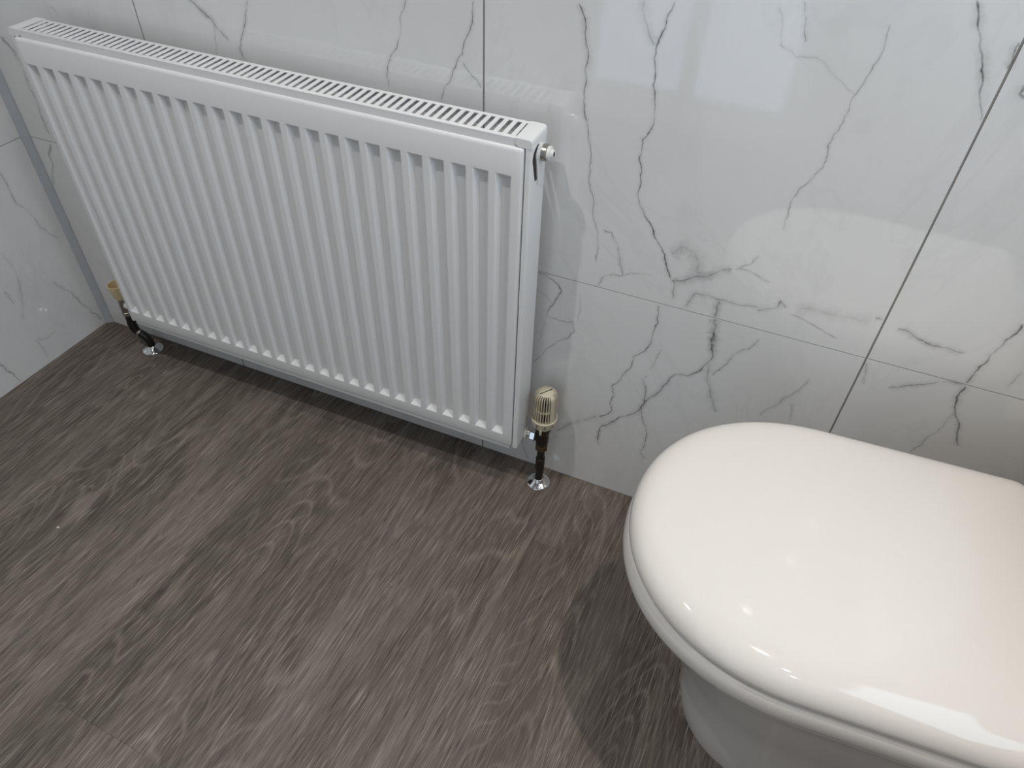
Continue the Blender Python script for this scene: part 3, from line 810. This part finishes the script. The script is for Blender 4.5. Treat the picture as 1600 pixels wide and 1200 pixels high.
# head
HZ = 0.1660
lathe_obj('head_base', [(0.0, 0.0150), (0.0005, 0.0165), (0.0045, 0.0170), (0.0050, 0.0195), (0.0110, 0.0218), (0.0115, 0.0226), (0.0125, 0.0228), (0.0230, 0.0242), (0.0250, 0.0246), (0.0262, 0.0240), (0.0264, 0.0195)], (VX, VY, HZ), (VX, VY, 1), M['cream'], val, 48)
lathe_obj('head_core', [(0.0, 0.0150), (0.062, 0.0145)], (VX, VY, HZ + 0.024), (VX, VY, 1), M['dark'], val, 32)  # solid core, its dark colour stands in for shade between the ribs
lathe_obj('head_top', [(0.0, 0.0120), (0.0010, 0.0134), (0.0030, 0.0134), (0.0040, 0.0122), (0.0046, 0.0060)], (VX, VY, HZ + 0.0845), (VX, VY, 1), M['cream'], val, 40)
# ribs: slim fins round the head, bent over the shoulder
bm = bmesh.new()
NR = 28
for k in range(NR):
    a = 2 * PI * k / NR
    if -0.30 < ((a - math.radians(-30) + PI) % (2 * PI)) - PI < 0.27: continue
    d = Vector((math.cos(a), math.sin(a), 0)); s = Vector((-math.sin(a), math.cos(a), 0))
    pr = [(0.0138, 0.0245), (0.0225, 0.0245), (0.0218, 0.0470), (0.0210, 0.0770), (0.0204, 0.0820), (0.0188, 0.0858), (0.0160, 0.0878), (0.0120, 0.0878), (0.0120, 0.0840)]
    w = 0.00075
    f = [bm.verts.new(Vector((VX, VY, HZ + h)) + d * r + s * w) for r, h in pr]; b = [bm.verts.new(Vector((VX, VY, HZ + h)) + d * r - s * w) for r, h in pr]
    bm.faces.new(f); bm.faces.new(b)
    for i in range(len(pr)): bm.faces.new((f[i], f[(i + 1) % len(pr)], b[(i + 1) % len(pr)], b[i]))
o = from_bm('head_ribs', bm, M['cream'], None); o['kind'] = 'stuff'; adopt(o, val)
# waist ring halfway up between the ribs
lathe_obj('head_ring', [(0.0, 0.0160), (0.0, 0.0204), (0.0028, 0.0204), (0.0028, 0.0160)], (VX, VY, HZ + 0.050), (VX, VY, 1), M['cream'], val, 40)
# smooth panel without ribs at the front right
bm = bmesh.new()
rows = [(0.0222, 0.0245), (0.0216, 0.0470), (0.0208, 0.0770), (0.0202, 0.0820), (0.0186, 0.0855), (0.0160, 0.0872)]
g = []
for r, h in rows:
    row = []
    for k in range(7):
        a = math.radians(-30) - 0.235 + 0.44 * k / 6
        row.append((bm.verts.new((VX + r * math.cos(a), VY + r * math.sin(a), HZ + h)), bm.verts.new((VX + (r - .003) * math.cos(a), VY + (r - .003) * math.sin(a), HZ + h))))
    g.append(row)
for i in range(len(rows) - 1):
    for k in range(6):
        for side in (0, 1): bm.faces.new((g[i][k][side], g[i][k + 1][side], g[i + 1][k + 1][side], g[i + 1][k][side]))
    for k in (0, 6): bm.faces.new((g[i][k][0], g[i + 1][k][0], g[i + 1][k][1], g[i][k][1]))
for i in (0, len(rows) - 1):
    for k in range(6): bm.faces.new((g[i][k][0], g[i][k + 1][0], g[i][k + 1][1], g[i][k][1]))
adopt(from_bm('head_plate', bm, M['cream'], None, True, 40), val)
# dark slot across the top
ang = math.radians(52)
bm = bmesh.new(); add_box(bm, -0.0128, 0.0128, -0.0009, 0.0009, -0.0004, 0.0004, bevel=0.0002)
o = from_bm('top_slot', bm, M['dark'], None); o.location = (VX, VY, HZ + 0.0892); o.rotation_euler = (0, 0, ang); bpy.context.view_layer.update(); adopt(o, val)
# pointer on the base and its setting marks
cam_az = math.atan2(cam.location.y - VY, cam.location.x - VX)
def on_collar(az, r, h): return Vector((VX + r * math.cos(az), VY + r * math.sin(az), HZ + h))
paz = cam_az - 0.20
bm = bmesh.new(); add_box(bm, -0.0022, 0.0022, -0.0016, 0.0016, -0.0075, 0.0075, bevel=0.0012)
o = from_bm('pointer', bm, M['cream'], None, True, 50); o.location = on_collar(paz, 0.0212, 0.0035); o.rotation_euler = (0, 0, paz + PI / 2); bpy.context.view_layer.update(); adopt(o, val)
bm = bmesh.new(); add_box(bm, -0.0004, 0.0004, -0.0004, 0.0004, -0.0024, 0.0024)
o = from_bm('index_mark', bm, M['dark'], None); o.location = on_collar(paz + 0.26, 0.0184, 0.0042); o.rotation_euler = (0, 0, paz + 0.26 + PI / 2); bpy.context.view_layer.update(); adopt(o, val)
for ch, da in (('5', -0.52), ('4', 0.12), ('3', 0.76)):
    cu = bpy.data.curves.new('setting_figure', 'FONT'); cu.body = ch; cu.size = 0.0085; cu.extrude = 0.00025; cu.align_x = 'CENTER'; cu.align_y = 'CENTER'
    tmp = bpy.data.objects.new('setting_figure', cu); COL.objects.link(tmp)
    bpy.context.view_layer.update()
    me = bpy.data.meshes.new_from_object(tmp.evaluated_get(bpy.context.evaluated_depsgraph_get()))
    bpy.data.objects.remove(tmp)
    me.materials.clear(); me.materials.append(M['dark'])
    az = cam_az + da
    o = bpy.data.objects.new('setting_figure', me); COL.objects.link(o)
    o.location = on_collar(az, 0.02375, 0.0182)
    o.rotation_euler = (PI / 2, 0, az + PI / 2)
    bpy.context.view_layer.update(); adopt(o, val)

# ================================================================== LOCKSHIELD VALVE (left) AND ITS BENT PIPE
LX, LY = 0.1690, -0.0400
escutcheon(LX, LY, 'round chrome pipe collar on the floor under the bent black pipe at left')
KX, KY = 0.1420, -0.0450
bp_ = thing('heating_pipe', 'black heating pipe with a double bend at the left end of the radiator', 'pipe', (LX, LY, 0), 'heating pipes')
bm = bmesh.new(); add_tube(bm, smooth_path([(LX, LY, 0.001), (LX, LY, 0.036), (KX, KY, 0.052), (KX, KY, 0.100)], 0.014), 0.0092, 20)
adopt(from_bm('pipe_length', bm, M['pipe'], None, True, 60), bp_)
lathe_obj('pipe_joint', [(0.0, 0.0092), (0.0005, 0.0104), (0.018, 0.0104), (0.0185, 0.0092)], (KX, KY, 0.0600), (KX, KY, 1), M['pipe'], bp_, 24)
a_ = Vector((LX, LY, 0.036)); b_ = Vector((KX, KY, 0.052))
pm = a_.lerp(b_, 0.62)
lathe_obj('bend_joint', [(0.0, 0.0092), (0.0005, 0.0098), (0.005, 0.0098), (0.0055, 0.0092)], pm, b_, M['nickel'], bp_, 24)
lv = thing('lockshield_valve', 'radiator valve with a yellowed open plastic cap at the left end of the radiator', 'radiator valve', (KX, KY, 0.10))
lathe_obj('compression_nut', [(0.0, 0.0100), (0.0015, 0.0118), (0.0105, 0.0118), (0.0120, 0.0100)], (KX, KY, 0.0980), (KX, KY, 1), M['nickel'], lv, 6, 0.3, True, 20)
lathe_obj('valve_body', [(0.0, 0.0095), (0.006, 0.0105), (0.020, 0.0110), (0.030, 0.0100), (0.040, 0.0095)], (KX, KY, 0.1100), (KX, KY, 1), M['nickel'], lv, 28)
lathe_obj('union_nut', [(0.0, 0.0080), (0.010, 0.0080), (0.0115, 0.0118), (0.024, 0.0118), (0.026, 0.0085), (0.064, 0.0085)], (KX, KY, 0.1300), (KX + 1, KY, 0.1300), M['chrome'], lv, 24)
# hollow cap, open at the top
bm = bmesh.new()
add_lathe(bm, [(0.0, 0.0100), (0.0, 0.0135), (0.004, 0.0142), (0.030, 0.0178), (0.034, 0.0182), (0.0350, 0.0174), (0.0345, 0.0160), (0.012, 0.0130), (0.012, 0.0030)], (KX, KY, 0.1480), (KX, KY, 1), 36)
adopt(from_bm('plastic_cap', bm, M['yellowed'], None, True, 40), lv)

# ================================================================== TOILET
TX, TY, TROT = 1.352, -0.3225, math.radians(3.0)
def TL(s, t, z):
    """toilet frame: s back from the front tip, t sideways"""
    c, n = math.cos(TROT), math.sin(TROT)
    return Vector((TX + s * c - t * n, TY + s * n + t * c, z))
def outline(tip, hw, a, end, rc, d=0.0, ex=2.1):
    """D shaped outline: front half a superellipse, straight sides, rounded back corners; d = inset"""
    tip, hw, end = tip + d, hw - d, end - d
    a = max(0.02, a - d); rc = max(0.004, rc - d * 0.8)
    p = []
    NF, NSD, NC, NB = 56, 8, 8, 6
    for k in range(NSD):                                           # near side from the back to the front
        p.append((end - rc + (tip + a - end + rc) * k / NSD, -hw))
    for k in range(NF + 1):
        th = -PI / 2 - PI * k / NF
        cs, sn = math.cos(th), math.sin(th)
        p.append((tip + a + a * math.copysign(abs(cs) ** (2 / ex), cs), hw * math.copysign(abs(sn) ** (2 / ex), sn)))
    for k in range(1, NSD + 1):
        p.append((tip + a + (end - rc - tip - a) * k / NSD, hw))
    for k in range(1, NC + 1):
        th = PI / 2 - PI / 2 * k / NC
        p.append((end - rc + rc * math.cos(th), hw - rc + rc * math.sin(th)))
    for k in range(1, NB):
        p.append((end, (hw - rc) * (1 - 2 * k / NB)))
    for k in range(NC):
        th = -PI / 2 * k / NC
        p.append((end - rc + rc * math.cos(th), -hw + rc + rc * math.sin(th)))
    return p
def loft(bm, rings, closed=False, cap0=True, cap1=True):
    vr = [[bm.verts.new(v) for v in r] for r in rings]
    n = len(vr[0])
    m_ = len(vr)
    for i in range(m_ if closed else m_ - 1):
        A, B = vr[i], vr[(i + 1) % m_]
        for k in range(n): bm.faces.new((A[k], A[(k + 1) % n], B[(k + 1) % n], B[k]))
    if not closed:
        if cap0: bm.faces.new(vr[0])
        if cap1: bm.faces.new(vr[-1])

HWL, AL, ENDL = 0.1990, 0.222, 0.491
toi = thing('toilet', 'white close-coupled toilet with its rounded glossy lid closed', 'toilet', tuple(TL(0.35, 0, 0)))
# lid
LB = 0.4000
rings = []
for d, z in ((0.012, 0.0), (0.003, 0.0002), (0.0008, 0.0015), (-0.0004, 0.0055), (0.0002, 0.0110), (0.0020, 0.0160), (0.0050, 0.0212), (0.0092, 0.0256), (0.0146, 0.0292), (0.0210, 0.0318), (0.0280, 0.0336), (0.036, 0.0349)):
    rings.append([TL(s, t, LB + z) for s, t in outline(0, HWL, AL, ENDL, 0.030, d)])
base = outline(0, HWL, AL, ENDL, 0.030, 0.036)
for f, z in ((0.12, 0.0367), (0.28, 0.0386), (0.46, 0.0402), (0.64, 0.0412), (0.82, 0.0418), (0.97, 0.0420)):
    r = []
    for s, t in base:
        cs = min(max(s, 0.21), ENDL - 0.19)
        r.append(TL(s + (cs - s) * f, t * (1 - f), LB + z))
    rings.append(r)
bm = bmesh.new(); loft(bm, rings)
adopt(from_bm('lid', bm, M['seat'], None, True, 60), toi)
# seat ring
rings = []
for d, z in ((0.0750, 0.3660), (0.0720, 0.3860), (0.0640, 0.3955), (0.0300, 0.3980), (0.0065, 0.3986), (0.0024, 0.3972), (-0.0010, 0.3920), (-0.0032, 0.3840), (-0.0040, 0.3760), (-0.0030, 0.3675), (0.0002, 0.3600), (0.0050, 0.3570), (0.0300, 0.3565), (0.0680, 0.3570)):
    rings.append([TL(s, t, z) for s, t in outline(0, HWL, AL, ENDL - 0.02, 0.045, d)])
bm = bmesh.new(); loft(bm, rings, closed=True)
adopt(from_bm('seat', bm, M['seat'], None, True, 60), toi)
# pan
rings = []
for z, tip, hw, a in ((0.0, 0.140, 0.129, 0.14), (0.006, 0.138, 0.1300, 0.14), (0.05, 0.131, 0.133, 0.145), (0.10, 0.123, 0.138, 0.15), (0.15, 0.112, 0.143, 0.16), (0.20, 0.096, 0.154, 0.17), (0.25, 0.075, 0.166, 0.185), (0.29, 0.055, 0.175, 0.20), (0.315, 0.040, 0.181, 0.205), (0.328, 0.030, 0.1850, 0.21), (0.337, 0.020, 0.1890, 0.215), (0.346, 0.015, 0.1905, 0.215), (0.353, 0.017, 0.1890, 0.215), (0.3555, 0.024, 0.184, 0.21), (0.3555, 0.090, 0.115, 0.16), (0.33, 0.105, 0.100, 0.15), (0.25, 0.150, 0.070, 0.12), (0.20, 0.20, 0.04, 0.08)):
    if z == 0.20 and tip == 0.20: end, rc = 0.40, 0.02
    elif tip in (0.090, 0.105, 0.150): end, rc = 0.44, 0.04
    else: end, rc = 0.66, 0.05
    rings.append([TL(s, t, z) for s, t in outline(tip, hw, a, end, rc, 0)])
bm = bmesh.new(); loft(bm, rings)
adopt(from_bm('pan', bm, M['ceramic'], None, True, 50), toi)
# hinges
for t in (-0.075, 0.075):
    c = TL(0.510, t, 0.384)
    bm = bmesh.new(); add_lathe(bm, [(-0.020, 0.0085), (-0.019, 0.0095), (0.019, 0.0095), (0.020, 0.0085)], c, c + (TL(0.510, t + 1, 0.384) - c), 20)
    adopt(from_bm('hinge', bm, M['chrome'], None, True, 40), toi)
    c = TL(0.510, t, 0.3555)
    bm = bmesh.new(); add_lathe(bm, [(0.0, 0.013), (0.004, 0.013), (0.006, 0.008), (0.022, 0.007)], c, c + Vector((0, 0, 1)), 20)
    adopt(from_bm('hinge_post', bm, M['chrome'], None, True, 40), toi)
# cistern
rings = []
for z, s0, hw in ((0.3558, 0.545, 0.165), (0.364, 0.542, 0.170), (0.60, 0.536, 0.182), (0.755, 0.532, 0.186), (0.758, 0.536, 0.182)):
    rings.append([TL(s, t, z) for s, t in outline(s0, hw, 0.03, 0.700, 0.02, 0, 3.0)])
bm = bmesh.new(); loft(bm, rings)
cis = adopt(from_bm('cistern', bm, M['ceramic'], None, True, 40), toi)
rings = []
for z, d in ((0.7585, 0.004), (0.760, -0.004), (0.785, -0.005), (0.793, 0.002), (0.795, 0.012)):
    rings.append([TL(s, t, z) for s, t in outline(0.532, 0.186, 0.03, 0.700, 0.02, d, 3.0)])
bm = bmesh.new(); loft(bm, rings)
adopt(from_bm('cistern_lid', bm, M['ceramic'], None, True, 40), toi)
c = TL(0.615, 0, 0.795)
lathe_obj('flush_button', [(0.0, 0.024), (0.004, 0.024), (0.006, 0.021)], c, c + Vector((0, 0, 1)), M['chrome'], toi)

# ================================================================== SMALL THINGS
bm = bmesh.new()
r = bmesh.ops.create_icosphere(bm, subdivisions=2, radius=1.0)
for v in bm.verts:
    k = 1 + 0.25 * math.sin(v.co.x * 5 + v.co.y * 3)
    v.co = Vector((v.co.x * 0.0028 * k, v.co.y * 0.0014 * k, v.co.z * 0.0007))
o = from_bm('debris_fleck', bm, M['fleck'], None, True)
o.location = (FLECK[0], FLECK[1], 0.0006); o.rotation_euler = (0, 0, 0.9)
tag(o, 'tiny white fleck lying alone on the dark plank floor', 'debris')
